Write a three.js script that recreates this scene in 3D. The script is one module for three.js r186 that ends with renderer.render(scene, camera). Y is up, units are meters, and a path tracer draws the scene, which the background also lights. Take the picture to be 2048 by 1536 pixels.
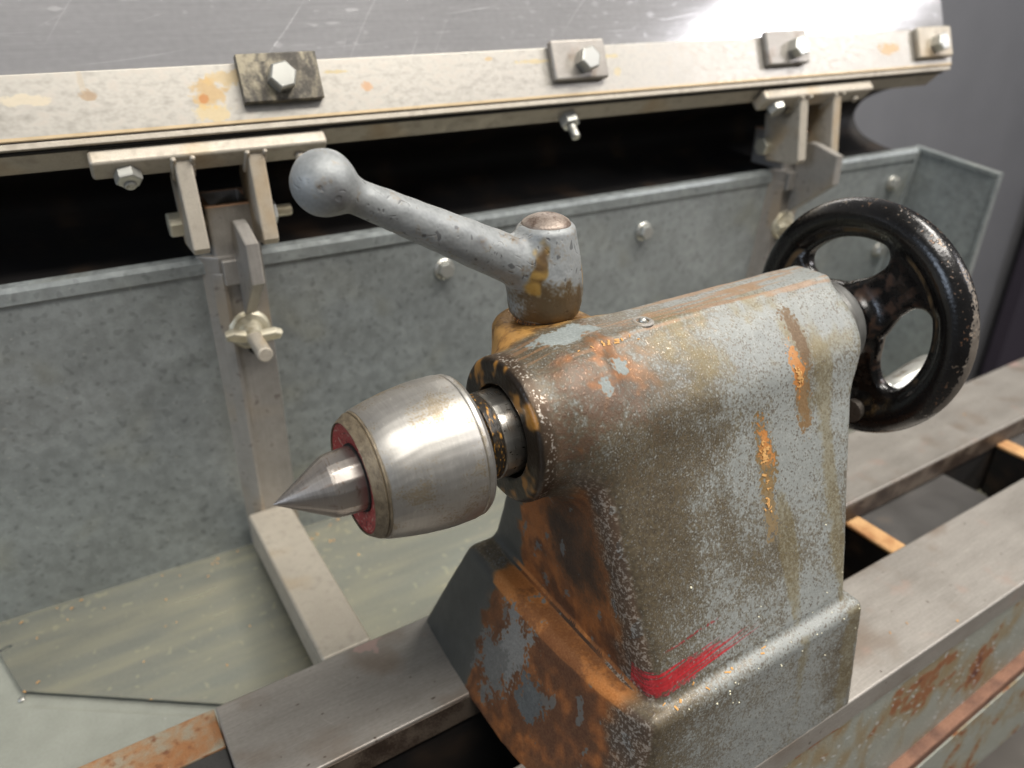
import * as THREE from 'three';
import { RoundedBoxGeometry } from 'three/addons/geometries/RoundedBoxGeometry.js';
import { mergeGeometries, mergeVertices, toCreasedNormals } from 'three/addons/utils/BufferGeometryUtils.js';
import { MarchingCubes } from 'three/addons/objects/MarchingCubes.js';
import { RectAreaLightUniformsLib } from 'three/addons/lights/RectAreaLightUniformsLib.js';
RectAreaLightUniformsLib.init();

// ---------------------------------------------------------------- camera, light, exposure
// Everything is laid out in units of the camera's height over the lathe bed; one last pass scales the whole scene to metres.
const S = 0.36;
const scene = new THREE.Scene();
const camera = new THREE.PerspectiveCamera(53.08, 4 / 3, 0.01, 60);
camera.position.set(0, 1, 0);
camera.lookAt(0.4656, 1 - 0.4718, -0.7487);
camera.focus = 0.93 * S;
camera.userData.fStop = 7.3;
scene.background = new THREE.Color(0.11, 0.11, 0.109);
const renderer = new THREE.WebGLRenderer({ antialias: true });
renderer.toneMapping = THREE.LinearToneMapping;
renderer.toneMappingExposure = 1.16;
renderer.shadowMap.enabled = true;
function lamp(label, [x, y, z], [w, h], power, colour, aim) {
  const g = new THREE.Group(); g.name = numbered('ceiling_lamp'); scene.add(g);
  g.position.set(x, y, z); g.lookAt(...aim);
  g.userData = { label, category: 'lamp' };
  const l = new THREE.RectAreaLight(colour, power, w, h); l.position.z = 0.03; l.rotation.y = Math.PI; g.add(l);
  const face = new THREE.Mesh(new THREE.BoxGeometry(w, h, 0.02), new THREE.MeshStandardMaterial({ color: 0xffffff, emissive: colour, emissiveIntensity: 1.5 }));
  face.name = 'diffuser'; g.add(face);
  const tray = new THREE.Mesh(new THREE.BoxGeometry(w + 0.2, h + 0.2, 0.12), new THREE.MeshStandardMaterial({ color: 0xdddddd })); tray.name = 'housing'; tray.position.z = -0.08; g.add(tray);
}
const used = {};
function numbered(n) { const k = used[n] = (used[n] ?? -1) + 1; return k ? `${n}_${String(k).padStart(3, '0')}` : n; }
lamp('long white ceiling lamp above and behind the viewer', [0.4, 5.2, 1.2], [3.4, 1.0], 19, new THREE.Color(1, 0.955, 0.89), [0.6, 0.3, -0.9]);
lamp('ceiling lamp further to the right in front of the lathe', [8.1, 4.9, 3.7], [2.2, 1.0], 30, new THREE.Color(0.98, 0.96, 1), [1.5, 0.9, -1.3]);
{ // cool daylight from a window off to the left
  const g = new THREE.Group(); g.name = 'window'; g.userData = { label: 'cool bright window off to the left of the lathe', category: 'window' }; scene.add(g); g.position.set(-6, 2.6, 0.6); g.lookAt(1, 0.6, -1);
  const l = new THREE.RectAreaLight(new THREE.Color(0.7, 0.82, 1), 5.5, 2.6, 2.2); l.position.z = 0.04; l.rotation.y = Math.PI; g.add(l);
  const p = new THREE.Mesh(new THREE.BoxGeometry(2.6, 2.2, 0.02), new THREE.MeshStandardMaterial({ color: 0xffffff, emissive: new THREE.Color(0.62, 0.76, 1), emissiveIntensity: 1 })); p.name = 'pane'; g.add(p);
  const f = new THREE.Mesh(new THREE.BoxGeometry(2.9, 2.5, 0.1), new THREE.MeshStandardMaterial({ color: 0xcccccc })); f.name = 'frame'; f.position.z = -0.07; g.add(f);
}
lamp('ceiling lamp straight above the lathe bed', [3.2, 5.2, 0.5], [3.4, 1.0], 26, new THREE.Color(1, 0.955, 0.89), [1.0, 0.3, -0.9]);

// ---------------------------------------------------------------- noise
function hash(i, j, k) { let h = (i * 374761393 + j * 668265263 + k * 2147483647 + 1274126177) | 0; h = Math.imul(h ^ (h >>> 13), 1274126177); h ^= h >>> 16; h = Math.imul(h, 2246822519); return (h ^ (h >>> 13)) >>> 0; }
const G = []; for (let i = 0; i < 64; i++) { const a = i * 2.39996, y = 1 - (i + 0.5) / 32, r = Math.sqrt(1 - y * y); G.push([r * Math.cos(a), y, r * Math.sin(a)]); }
function n3(x, y, z, P = 0) {      // gradient noise, -1..1; P = period for tiling textures
  const X = Math.floor(x), Y = Math.floor(y), Z = Math.floor(z), fx = x - X, fy = y - Y, fz = z - Z;
  const u = fx * fx * fx * (fx * (fx * 6 - 15) + 10), v = fy * fy * fy * (fy * (fy * 6 - 15) + 10), w = fz * fz * fz * (fz * (fz * 6 - 15) + 10);
  let s = 0;
  for (let c = 0; c < 8; c++) {
    const a = c & 1, b = (c >> 1) & 1, d = c >> 2; let i = X + a, j = Y + b;
    if (P) { i = ((i % P) + P) % P; j = ((j % P) + P) % P; }
    const g = G[hash(i, j, Z + d) & 63];
    s += (a ? u : 1 - u) * (b ? v : 1 - v) * (d ? w : 1 - w) * (g[0] * (fx - a) + g[1] * (fy - b) + g[2] * (fz - d));
  }
  return s * 1.55;
}
function fbm(x, y, z, o = 3, P = 0) { let s = 0, a = 0.55; for (let i = 0; i < o; i++) { s += a * n3(x, y, z + i * 7.3, P); x *= 2; y *= 2; z *= 2; P *= 2; a *= 0.5; } return s; }
let seed = 7; const rnd = () => { seed = (Math.imul(seed, 1664525) + 1013904223) >>> 0; return seed / 4294967296; };
const cl = (x, a = 0, b = 1) => Math.min(b, Math.max(a, x)), ss = (a, b, x) => { const t = cl((x - a) / (b - a)); return t * t * (3 - 2 * t); };
const mix = (a, b, t) => [a[0] + (b[0] - a[0]) * t, a[1] + (b[1] - a[1]) * t, a[2] + (b[2] - a[2]) * t];
const lerp = (a, b, t) => a + (b - a) * t;
const len2 = (a, b) => Math.sqrt(a * a + b * b), len3 = (a, b, c) => Math.sqrt(a * a + b * b + c * c);

// ---------------------------------------------------------------- textures and materials
function texture(data, w, h, srgb) {
  const t = new THREE.DataTexture(data, w, h, THREE.RGBAFormat); t.wrapS = t.wrapT = THREE.RepeatWrapping; t.magFilter = THREE.LinearFilter; t.minFilter = THREE.LinearMipmapLinearFilter; t.generateMipmaps = true;
  if (srgb) t.colorSpace = THREE.SRGBColorSpace; t.needsUpdate = true; return t;
}
// fn(u, v) -> [[r,g,b] sRGB 0..255, roughness, metalness, height 0..1]
function surface(w, h, fn, bump = 0.0004, extra = {}) {
  const c = new Uint8Array(w * h * 4), o = new Uint8Array(w * h * 4);   // o: height, roughness, metalness
  for (let j = 0, k = 0; j < h; j++) for (let i = 0; i < w; i++, k += 4) {
    const [rgb, ro, me, he] = fn((i + 0.5) / w, (j + 0.5) / h);
    for (let q = 0; q < 3; q++) c[k + q] = cl(rgb[q], 0, 255);
    o[k] = cl(he) * 255; o[k + 1] = cl(ro) * 255; o[k + 2] = cl(me) * 255; c[k + 3] = o[k + 3] = 255;
  }
  const orm = texture(o, w, h);
  return new THREE.MeshPhysicalMaterial({ map: texture(c, w, h, true), roughnessMap: orm, metalnessMap: orm, roughness: 1, metalness: 1, bumpMap: bump ? orm : null, bumpScale: bump, ...extra });
}
const scratch = (x, y, P, s) => { const n = n3(x, y, s, P); return ss(0.035, 0, Math.abs(n)) * ss(0.0, 0.3, n3(x * 0.25 + 3.1, y * 0.25 + 1.7, s + 5)); };
function scratches(w, h, n, len, ang, curve, sd) {     // fine lines rasterised once, 0..1
  const f = new Float32Array(w * h), keep = seed; seed = sd;
  for (let k = 0; k < n; k++) {
    let x = rnd() * w, y = rnd() * h, a = ang(rnd()), c = (rnd() - 0.5) * curve, L = len * w * (0.15 + rnd() * rnd()), s = 0.3 + 0.7 * rnd();
    for (let t = 0; t < L; t++) { x += Math.cos(a); y += Math.sin(a); a += c; const i = ((x | 0) % w + w) % w, j = ((y | 0) % h + h) % h, e = s * Math.min(1, 4 * Math.min(t, L - t) / L), fy = y - Math.floor(y); f[j * w + i] = Math.max(f[j * w + i], e * (1 - fy)); f[((j + 1) % h) * w + i] = Math.max(f[((j + 1) % h) * w + i], e * fy); }
  }
  seed = keep; return (u, v) => f[Math.min(h - 1, v * h | 0) * w + Math.min(w - 1, u * w | 0)];
}
const galv = surface(1024, 1024, (u, v) => {          // 0.6 units a tile
  const a = fbm(u * 4, v * 4, 1, 4, 4), b = fbm(u * 24, v * 24, 4, 3, 24), b2 = n3(u * 52, v * 52, 5.4, 52), c = n3(u * 170, v * 170, 9, 170);
  const sp = ss(-0.4, 0.4, b), d = ss(0.35, 0.6, b2), li = ss(0.6, 0.75, n3(u * 70, v * 70, 17, 70));
  const cell = n3(Math.floor(u * 90 + 2 * b) * 0.731, Math.floor(v * 90 + 2 * n3(u * 40, v * 40, 77, 40)) * 0.917, 3.3); let k = 152 + 16 * a + 13 * (sp - 0.5) - 14 * d + 4 * c + 6 * cell;
  let col = [k * 0.955, k * 0.99, k * 0.985]; col = mix(col, [160, 156, 132], 0.4 * ss(0.1, 0.5, fbm(u * 3, v * 3, 31, 3, 3)));
  col = mix(col, [190, 190, 180], li * 0.35);
  return [col, 0.33 + 0.09 * sp - 0.05 * a + 0.05 * cell, 0.42, 0.5 + 0.4 * a + 0.03 * b];
}, 0.0005);
const panSheet = surface(1024, 512, (u, v) => {        // bottom pan: wiped, dusty streaks along the machine; u 2 units, v 0.7
  const a = fbm(u * 5, v * 5, 1, 4), b = fbm(u * 7 + v * 0.6, v * 16, 14, 4), c = n3(u * 300, v * 110, 9), g = ss(0.45, 0.65, n3(u * 130, v * 46, 4) + 0.5 * a);
  let col = [140, 140, 130].map((q) => q + 14 * a + 4 * c); col = mix(col, [156, 153, 134], ss(-0.4, 0.6, b)); col = mix(col, [122, 126, 118], 0.35 * ss(-0.3, 0.9, -b + 0.4 * a)); col = mix(col, [188, 182, 150], g * 0.4);
  const ink = ss(0.0022, 0.0008, Math.abs(len2(u - 0.0435, (v - 0.098) * 0.5) - 0.006 - 0.004 * Math.sin(5 * Math.atan2(v - 0.098, u - 0.0435)))) * ss(0.4, 0.2, Math.sin(Math.atan2(v - 0.098, u - 0.0435) + 0.6)) * ss(0.016, 0.012, len2(u - 0.0435, v - 0.098)); col = mix(col, [36, 44, 58], ink * 0.85);
  return [col, 0.22 + 0.12 * b, 0.55, 0.5 + 0.2 * a];
}, 0.0001);
const cornerSheet = surface(512, 512, (u, v) => { const a = fbm(u * 3, v * 3, 1, 4, 3), b = fbm(u * 14, v * 14, 14, 3, 14), c = n3(u * 120, v * 120, 9, 120); return [[158, 160, 150].map((q) => q + 12 * a + 8 * b + 4 * c), 0.42 + 0.1 * b, 0.4, 0.5 + 0.2 * b]; }, 0.0001);
const steelPale = surface(1024, 1024, (u, v) => {     // dirty primed flat bar of the brackets
  const a = fbm(u * 5, v * 5, 2, 4, 5), b = fbm(u * 30, v * 30, 6, 3, 30), c = n3(u * 190, v * 190, 3, 190);
  let col = [176 + 16 * a + 8 * c, 168 + 16 * a + 8 * c, 154 + 15 * a + 8 * c];
  col = mix(col, [136, 128, 116], 0.55 * ss(-0.1, 0.9, a * 0.6 + b + 0.2 * c));
  col = mix(col, [168, 138, 98], 0.5 * ss(0.1, 0.6, fbm(u * 4, v * 4, 12, 3, 4)));
  return [col, 0.52 + 0.12 * b, 0.35, 0.5 + 0.25 * b + 0.2 * c];
}, 0.0002);
const postSteel = surface(1024, 1024, (u, v) => {     // browner hot-rolled steel of the posts
  const a = fbm(u * 4, v * 4, 2, 4, 4), b = fbm(u * 26, v * 26, 6, 3, 26), c = n3(u * 190, v * 190, 3, 190), l = n3(u * 120, v * 6, 8);
  let col = [148, 144, 138].map((q) => q + 16 * a + 12 * b + 6 * c + 5 * l);
  col = mix(col, [168, 148, 122], 0.5 * ss(0.1, 0.5, fbm(u * 3, v * 3, 19, 3, 3))); col = mix(col, [92, 82, 78], 0.6 * ss(0.25, 0.55, b));
  return [col, 0.46 + 0.12 * b, 0.4, 0.5 + 0.2 * b + 0.2 * c];
}, 0.0002);
const darkSteel = surface(512, 512, (u, v) => { const a = fbm(u * 5, v * 5, 2, 4, 5), c = n3(u * 160, v * 160, 3, 160); let col = [86, 84, 82].map((q) => q + 14 * a + 6 * c); return [mix(col, [120, 104, 88], 0.5 * ss(0.2, 0.5, a)), 0.42 + 0.1 * a, 0.45, 0.5 + 0.2 * c]; }, 0.0002);
const WS = scratches(2048, 1024, 420, 0.05, (r) => (r - 0.5) * (r < 0.8 ? 0.25 : 3), 0.003, 21);
const way = surface(2048, 1024, (u, v) => {           // ground steel, u along the bed (2 units), v across (1 unit)
  const a = fbm(u * 12, v * 6, 2, 4), l = n3(u * 50, v * 420, 8), l2 = n3(u * 20, v * 900, 2), c = n3(u * 300, v * 300, 5);
  const sc = WS(u, v); let col = [149, 144, 137].map((q) => q + 14 * a + 8 * l + 6 * l2 + 7 * c + 20 * sc + 10 * n3(u * 2.5, v * 30, 61));
  col = mix(col, [118, 102, 88], 0.6 * ss(0.05, 0.55, fbm(u * 14 + 3, v * 9, 14, 4)));
  col = mix(col, [166, 134, 120], 0.3 * ss(0.25, 0.6, fbm(u * 30, v * 18, 44, 3)));
  const ps = ss(0.1, 0.3, fbm(u * 90, v * 45, 71, 3) + 0.55 - len2((u - 0.243) / 0.011, (v - 0.078) / 0.022) * 0.5) * ss(1.5, 1.1, len2((u - 0.243) / 0.011, (v - 0.078) / 0.022)); col = mix(col, [176, 150, 142], ps * 0.8);
  const pit = ss(0.68, 0.76, n3(u * 190, v * 110, 21)); col = mix(col, [70, 56, 48], pit * 0.8);
  return [col, 0.46 + 0.08 * a + 0.04 * l - 0.08 * sc, 0.45, 0.5 + 0.1 * l + 0.1 * c - 0.4 * pit];
}, 0.00012);
const paintRust = surface(1024, 1024, (u, v) => {     // old grey-green paint with rust, 0.8 units a tile
  const a = fbm(u * 5, v * 5, 3, 4, 5), b = fbm(u * 22, v * 22, 13, 3, 22), c = n3(u * 160, v * 160, 4, 160), s = n3(u * 34, v * 12, 3, 0);
  let col = [146, 148, 138].map((q) => q + 10 * b + 6 * c);
  col = mix(col, [138, 116, 80], 0.8 * ss(-0.1, 0.4, a + 0.25 * s));
  const r = ss(0.22, 0.36, a + 0.4 * b); col = mix(col, [136, 80, 44], r * 0.8); col = mix(col, [92, 52, 38], ss(0.46, 0.62, a + 0.6 * b));
  const f = ss(0.5, 0.58, n3(u * 46, v * 90 + u * 30, 23) + 0.25 * a); col = mix(col, [190, 193, 194], f * 0.8);
  return [col, 0.5 + 0.3 * r, 0.05, 0.5 + 0.2 * b + 0.15 * c + 0.2 * f];
}, 0.0005);
const rustRaw = surface(512, 512, (u, v) => {
  const a = fbm(u * 5, v * 5, 3, 4, 5), c = n3(u * 90, v * 90, 4, 90);
  let col = mix([196, 156, 108], [150, 104, 64], ss(-0.3, 0.5, a)); return [col.map((q) => q + 14 * c), 0.85, 0, 0.5 + 0.3 * a + 0.2 * c];
}, 0.0008);
const seatRust = surface(512, 512, (u, v) => {
  const a = fbm(u * 6, v * 6, 3, 4, 6), b = fbm(u * 20, v * 20, 13, 3, 20), c = n3(u * 120, v * 120, 4, 120);
  let col = mix([142, 134, 116], [150, 104, 66], ss(-0.4, 0.4, a + 0.4 * b)); col = mix(col, [104, 66, 44], 0.8 * ss(0.1, 0.6, b - 0.3 * a)); return [col.map((q) => q + 8 * c), 0.75, 0, 0.5 + 0.3 * b + 0.2 * c];
}, 0.0005);
const sideRust = surface(512, 512, (u, v) => { const a = fbm(u * 8, v * 8, 3, 4, 8), c = n3(u * 120, v * 120, 4, 120); return [mix([104, 92, 80], [58, 46, 38], ss(-0.3, 0.4, a + 0.3 * c)), 0.55, 0.2, 0.5 + 0.3 * a + 0.2 * c]; }, 0.0004);
const darkPlate = surface(512, 512, (u, v) => {       // oily dark clamp plates with wiped film
  const a = fbm(u * 6, v * 6, 3, 4, 6), b = fbm(u * 20 + 2 * a, v * 20, 9, 3), c = n3(u * 120, v * 120, 4, 120);
  const st = n3(u * 60 + 3 * a, v * 14, 5); let col = mix([66, 62, 56], [140, 132, 112], ss(-0.6, 0.6, a * 0.6 + b + 0.5 * st + 0.2 * c)); return [col.map((q) => q + 6 * c), 0.42 + 0.2 * b, 0.3, 0.5 + 0.2 * b];
}, 0.0002);
const zinc = surface(256, 256, (u, v) => { const a = fbm(u * 4, v * 4, 3, 4, 4), b = fbm(u * 14, v * 14, 8, 3, 14); let col = mix([178, 178, 172], [118, 114, 106], ss(-0.1, 0.6, a + 0.5 * b)); col = mix(col, [140, 104, 66], 0.6 * ss(0.3, 0.5, b - 0.4 * a)); return [col, 0.38 + 0.2 * b, 0.7, 0.5 + 0.3 * b]; }, 0.0002);
const zincYellow = surface(256, 256, (u, v) => { const a = fbm(u * 4, v * 4, 13, 4, 4), b = fbm(u * 14, v * 14, 18, 3, 14); return [mix([196, 190, 170], [146, 136, 112], ss(-0.2, 0.6, a + 0.5 * b)), 0.46 + 0.15 * b, 0.45, 0.5 + 0.3 * b]; }, 0.0002);
const black = new THREE.MeshPhysicalMaterial({ color: new THREE.Color(0.012, 0.011, 0.01), roughness: 0.75 });
const copper = new THREE.MeshPhysicalMaterial({ color: new THREE.Color(0.55, 0.34, 0.22), metalness: 0.4, roughness: 0.45 });
const troughInk = surface(512, 512, (u, v) => { const a = fbm(u * 6, v * 6, 3, 4, 6); return [mix([22, 19, 17], [58, 44, 32], ss(-0.1, 0.6, a)), 0.7, 0.1, 0.5 + 0.3 * a]; }, 0.0004);
const wallGrey = surface(1024, 1024, (u, v) => { const a = fbm(u * 5, v * 5, 3, 3, 5), c = n3(u * 256, v * 256, 4, 256), d = n3(u * 120, v * 500, 4); return [[118, 119, 123].map((q) => q + 5 * a + 9 * c + 4 * d), 0.9, 0, 0.5 + 0.4 * c]; }, 0.001);
const wallDark = surface(512, 512, (u, v) => { const a = fbm(u * 3, v * 3, 8, 3, 3), c = n3(u * 200, v * 200, 4, 200); return [[58, 52, 64].map((q) => q + 5 * a + 4 * c), 0.85, 0, 0.5 + 0.4 * c]; }, 0.0006);
const floorGrey = surface(512, 512, (u, v) => { const a = fbm(u * 4, v * 4, 8, 4, 4); return [[118, 112, 104].map((q) => q + 20 * a), 0.8, 0, 0.5 + 0.4 * a]; }, 0.001);

// ---------------------------------------------------------------- geometry helpers
function boxUV(geo, per = 0.6, ox = 0, oy = 0) {      // planar uv by the way each face points, in units
  const g = geo.index ? geo.toNonIndexed() : geo, p = g.attributes.position, uv = new Float32Array(p.count * 2), a = new THREE.Vector3(), b = new THREE.Vector3(), c = new THREE.Vector3();
  for (let i = 0; i < p.count; i += 3) {
    a.fromBufferAttribute(p, i); b.fromBufferAttribute(p, i + 1).sub(a); c.fromBufferAttribute(p, i + 2).sub(a); b.cross(c);
    const X = Math.abs(b.x), Y = Math.abs(b.y), Z = Math.abs(b.z);
    for (let k = i; k < i + 3; k++) { const q = [p.getX(k), p.getY(k), p.getZ(k)], [s, t] = Z >= X && Z >= Y ? [q[0], q[1]] : Y >= X ? [q[0], q[2]] : [q[2], q[1]]; uv[2 * k] = s / per + ox; uv[2 * k + 1] = t / per + oy; }
  }
  g.setAttribute('uv', new THREE.BufferAttribute(uv, 2)); return g;
}
const J = () => [rnd(), rnd()];
function bar([x0, y0, z0], [x1, y1, z1], r = 0.004, per = 0.6) {   // rounded box between two corners
  const g = new RoundedBoxGeometry(x1 - x0, y1 - y0, z1 - z0, 2, Math.min(r, (x1 - x0) / 2.1, (y1 - y0) / 2.1, (z1 - z0) / 2.1));
  g.translate((x0 + x1) / 2, (y0 + y1) / 2, (z0 + z1) / 2); return boxUV(g, per, ...J());
}
function prism(pts, depth, axis, at = 0, bevel = 0.003, per = 0.6) {   // polygon (list of [a,b]) extruded; axis 'x': a = z, b = y; 'y': a = x, b = z; 'z': a = x, b = y
  const s = new THREE.Shape(pts.map((p) => new THREE.Vector2(p[0], p[1])));
  const g = new THREE.ExtrudeGeometry(s, { depth: depth - 2 * bevel, bevelEnabled: bevel > 0, bevelThickness: bevel, bevelSize: bevel, bevelOffset: -bevel, bevelSegments: 2, curveSegments: 10 });
  g.translate(0, 0, bevel);
  if (axis === 'x') { g.rotateY(-Math.PI / 2); g.translate(at + depth, 0, 0); }
  else if (axis === 'y') { g.rotateX(Math.PI / 2); g.translate(0, at + depth, 0); }
  else g.translate(0, 0, at);
  return boxUV(g, per, ...J());
}
function lathe(pts, seg = 64, axis = 'x') {           // pts [along, radius]
  const g = new THREE.LatheGeometry(pts.map(([x, r]) => new THREE.Vector2(Math.max(r, 0), x)), seg);
  if (axis === 'x') g.rotateZ(-Math.PI / 2); else if (axis === 'z') g.rotateX(Math.PI / 2);
  return toCreasedNormals(g, 0.36);
}
function hexHead(r, h, axis = 'z') {                  // hex bolt head with chamfer, base at 0
  const s = new THREE.Shape(); for (let i = 0; i < 6; i++) s[i ? 'lineTo' : 'moveTo'](r * Math.cos(i * Math.PI / 3 + 0.2), r * Math.sin(i * Math.PI / 3 + 0.2)); s.closePath();
  const g = new THREE.ExtrudeGeometry(s, { depth: h * 0.8, bevelEnabled: true, bevelThickness: h * 0.2, bevelSize: r * 0.13, bevelOffset: -r * 0.13, bevelSegments: 2 });
  if (axis === 'x') g.rotateY(Math.PI / 2); if (axis === '-x') g.rotateY(-Math.PI / 2); if (axis === 'y') g.rotateX(-Math.PI / 2); if (axis === '-y') g.rotateX(Math.PI / 2);
  return g;
}
function cyl(r, h, axis = 'z', seg = 24, bev = 0.15) { return lathe([[0, 0], [0, r], [h - r * bev, r], [h, r * (1 - bev)], [h, 0]], seg, axis); }
const at = (g, x, y, z) => g.translate(x, y, z);
function thing(name, label, category, pos = [0, 0, 0], group, turn) {
  const o = new THREE.Group(); o.name = numbered(name); o.position.set(...pos); o.userData = { label, category }; if (group) o.userData.group = group;
  if (turn) o.rotation.set(...turn); scene.add(o); return o;
}
function part(name, geo, mat, parent, label) { const m = new THREE.Mesh(geo, mat); m.name = name; m.castShadow = m.receiveShadow = true; if (label) m.userData.label = label; parent.add(m); return m; }
function struct(name, geo, mat, label) { const m = part(name, geo, mat, scene); m.userData = { kind: 'structure', label }; return m; }

// ---------------------------------------------------------------- distance-field castings
function sdBox(x, y, z, hx, hy, hz, r) { const a = Math.abs(x) - hx + r, b = Math.abs(y) - hy + r, c = Math.abs(z) - hz + r; return len3(Math.max(a, 0), Math.max(b, 0), Math.max(c, 0)) + Math.min(Math.max(a, b, c), 0) - r; }
function sdCyl(rad, along, R, h, r) { const a = rad - R + r, b = Math.abs(along) - h + r; return len2(Math.max(a, 0), Math.max(b, 0)) + Math.min(Math.max(a, b), 0) - r; }
function sdCone(x, y, z, A, B, ra, rb) { const bx = B[0] - A[0], by = B[1] - A[1], bz = B[2] - A[2], t = cl(((x - A[0]) * bx + (y - A[1]) * by + (z - A[2]) * bz) / (bx * bx + by * by + bz * bz)); return len3(x - A[0] - bx * t, y - A[1] - by * t, z - A[2] - bz * t) - lerp(ra, rb, t); }
const smin = (a, b, k) => { const h = Math.max(k - Math.abs(a - b), 0) / k; return Math.min(a, b) - h * h * k * 0.25; };
const smax = (a, b, k) => -smin(-a, -b, k);
// meshes a field with marching cubes and paints it: three planar charts (front, top, end) in one atlas, each texel finds its own point on the surface
function casting(sdf, [lo, hi], res, paint, size, bump, inward, low) {
  const mc = new MarchingCubes(res, new THREE.MeshBasicMaterial(), false, false, 600000), c = [0, 1, 2].map((i) => (lo[i] + hi[i]) / 2), h = [0, 1, 2].map((i) => (hi[i] - lo[i]) / 2), half = res / 2;
  for (let k = 0, n = 0; k < res; k++) for (let j = 0; j < res; j++) for (let i = 0; i < res; i++, n++) mc.field[n] = -sdf(c[0] + h[0] * (i - half) / half, c[1] + h[1] * (j - half) / half, c[2] + h[2] * (k - half) / half);
  mc.isolation = 0; mc.update();
  const P = new Float32Array(mc.count * 3), e = 0.0008;
  const grad = (x, y, z) => { const a = sdf(x + e, y, z) - sdf(x - e, y, z), b = sdf(x, y + e, z) - sdf(x, y - e, z), d = sdf(x, y, z + e) - sdf(x, y, z - e), l = len3(a, b, d) || 1; return [a / l, b / l, d / l, l / (2 * e)]; };
  for (let i = 0; i < mc.count; i++) for (let q = 0; q < 3; q++) P[3 * i + q] = c[q] + h[q] * mc.positionArray[3 * i + q];
  let g = new THREE.BufferGeometry(); g.setAttribute('position', new THREE.BufferAttribute(P, 3)); g = mergeVertices(g, 1e-5);
  const p = g.attributes.position, N = new Float32Array(p.count * 3);
  for (let i = 0; i < p.count; i++) {
    let v = [p.getX(i), p.getY(i), p.getZ(i)], n;
    for (let t = 0; t < 3; t++) { n = grad(...v); const d = sdf(...v) / Math.max(n[3], 0.5); v = v.map((q, k) => q - n[k] * cl(d, -0.006, 0.006)); }
    p.setXYZ(i, ...v); n = grad(...v); N.set(n.slice(0, 3), 3 * i);
  }
  g.setAttribute('normal', new THREE.BufferAttribute(N, 3)); g = g.toNonIndexed();
  const q = g.attributes.position, m = g.attributes.normal, uv = new Float32Array(q.count * 2), span = Math.max(...h) * 2 * 1.02;
  const chartOf = (x, y, z) => (x = Math.abs(x), y = Math.abs(y), z = Math.abs(z), z >= x && z >= y ? 0 : y >= x ? 1 : 2);
  const AX = [[0, 1, 2], [0, 2, 1], [2, 1, 0], [0, 2, 1]], OFF = [[0, 0], [0.5, 0], [0, 0.5], [0.5, 0.5]];   // the fourth chart looks down on what lies under the height `low`
  for (let i = 0; i < q.count; i += 3) {
    const s = [0, 1, 2].map((k) => m.array[3 * i + k] + m.array[3 * i + 3 + k] + m.array[3 * i + 6 + k]), ch = inward?.(q.getX(i), q.getY(i), q.getZ(i), ...s) ?? chartOf(...s), [A, B] = AX[ch];
    for (let k = i; k < i + 3; k++) { const v = [q.getX(k), q.getY(k), q.getZ(k)]; uv[2 * k] = OFF[ch][0] + 0.5 * (0.01 + 0.98 * (v[A] - lo[A]) / span); uv[2 * k + 1] = OFF[ch][1] + 0.5 * (0.01 + 0.98 * (v[B] - lo[B]) / span); }
  }
  g.setAttribute('uv', new THREE.BufferAttribute(uv, 2));
  const mat = surface(size, size, (u, v) => {
    const ch = v < 0.5 ? (u < 0.5 ? 0 : 1) : u < 0.5 ? 2 : 3; if (ch === 3 && !low) return [[90, 90, 90], 0.6, 0, 0.5];
    const [A, B, D] = AX[ch], x = [0, 0, 0]; x[A] = lo[A] + ((u - OFF[ch][0]) * 2 - 0.01) / 0.98 * span; x[B] = lo[B] + ((v - OFF[ch][1]) * 2 - 0.01) / 0.98 * span;
    const back = ch === 2, dir = back ? 1 : -1; x[D] = back ? lo[D] : ch === 3 ? low : hi[D];
    let best = 9, bx = x[D];
    for (let t = 0; t < 26; t++) { const d = sdf(...x); if (d < best) { best = d; bx = x[D]; } if (d < 0.0006) break; x[D] += dir * Math.max(d * 0.9, 0.0008); if (x[D] < lo[D] || x[D] > hi[D]) break; }
    x[D] = bx; if (best > 0.03) return [[90, 90, 90], 0.6, 0, 0.5];
    const n = grad(...x); return paint(x[0], x[1], x[2], n[0], n[1], n[2]);
  }, bump);
  return [g, mat];
}

// ---------------------------------------------------------------- the room behind
struct('wall', boxUV(at(new THREE.BoxGeometry(24, 12, 0.2), 4, 2, -3.4), 1.6), wallGrey, 'plain grey wall behind the machine');
struct('floor', boxUV(at(new THREE.BoxGeometry(24, 0.2, 14), 4, -2.7, 3.6), 2), floorGrey, 'dark workshop floor under the lathe');
{
  const t = thing('wall_panel', 'dark purplish panel standing against the grey wall at the far right', 'wall panel', [9.4, -2.6, -3.2]);
  part('panel', boxUV(at(new THREE.BoxGeometry(4.2, 6.4, 0.12), 0, 3.2, 0.06), 1.2), wallDark, t);
}

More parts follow.
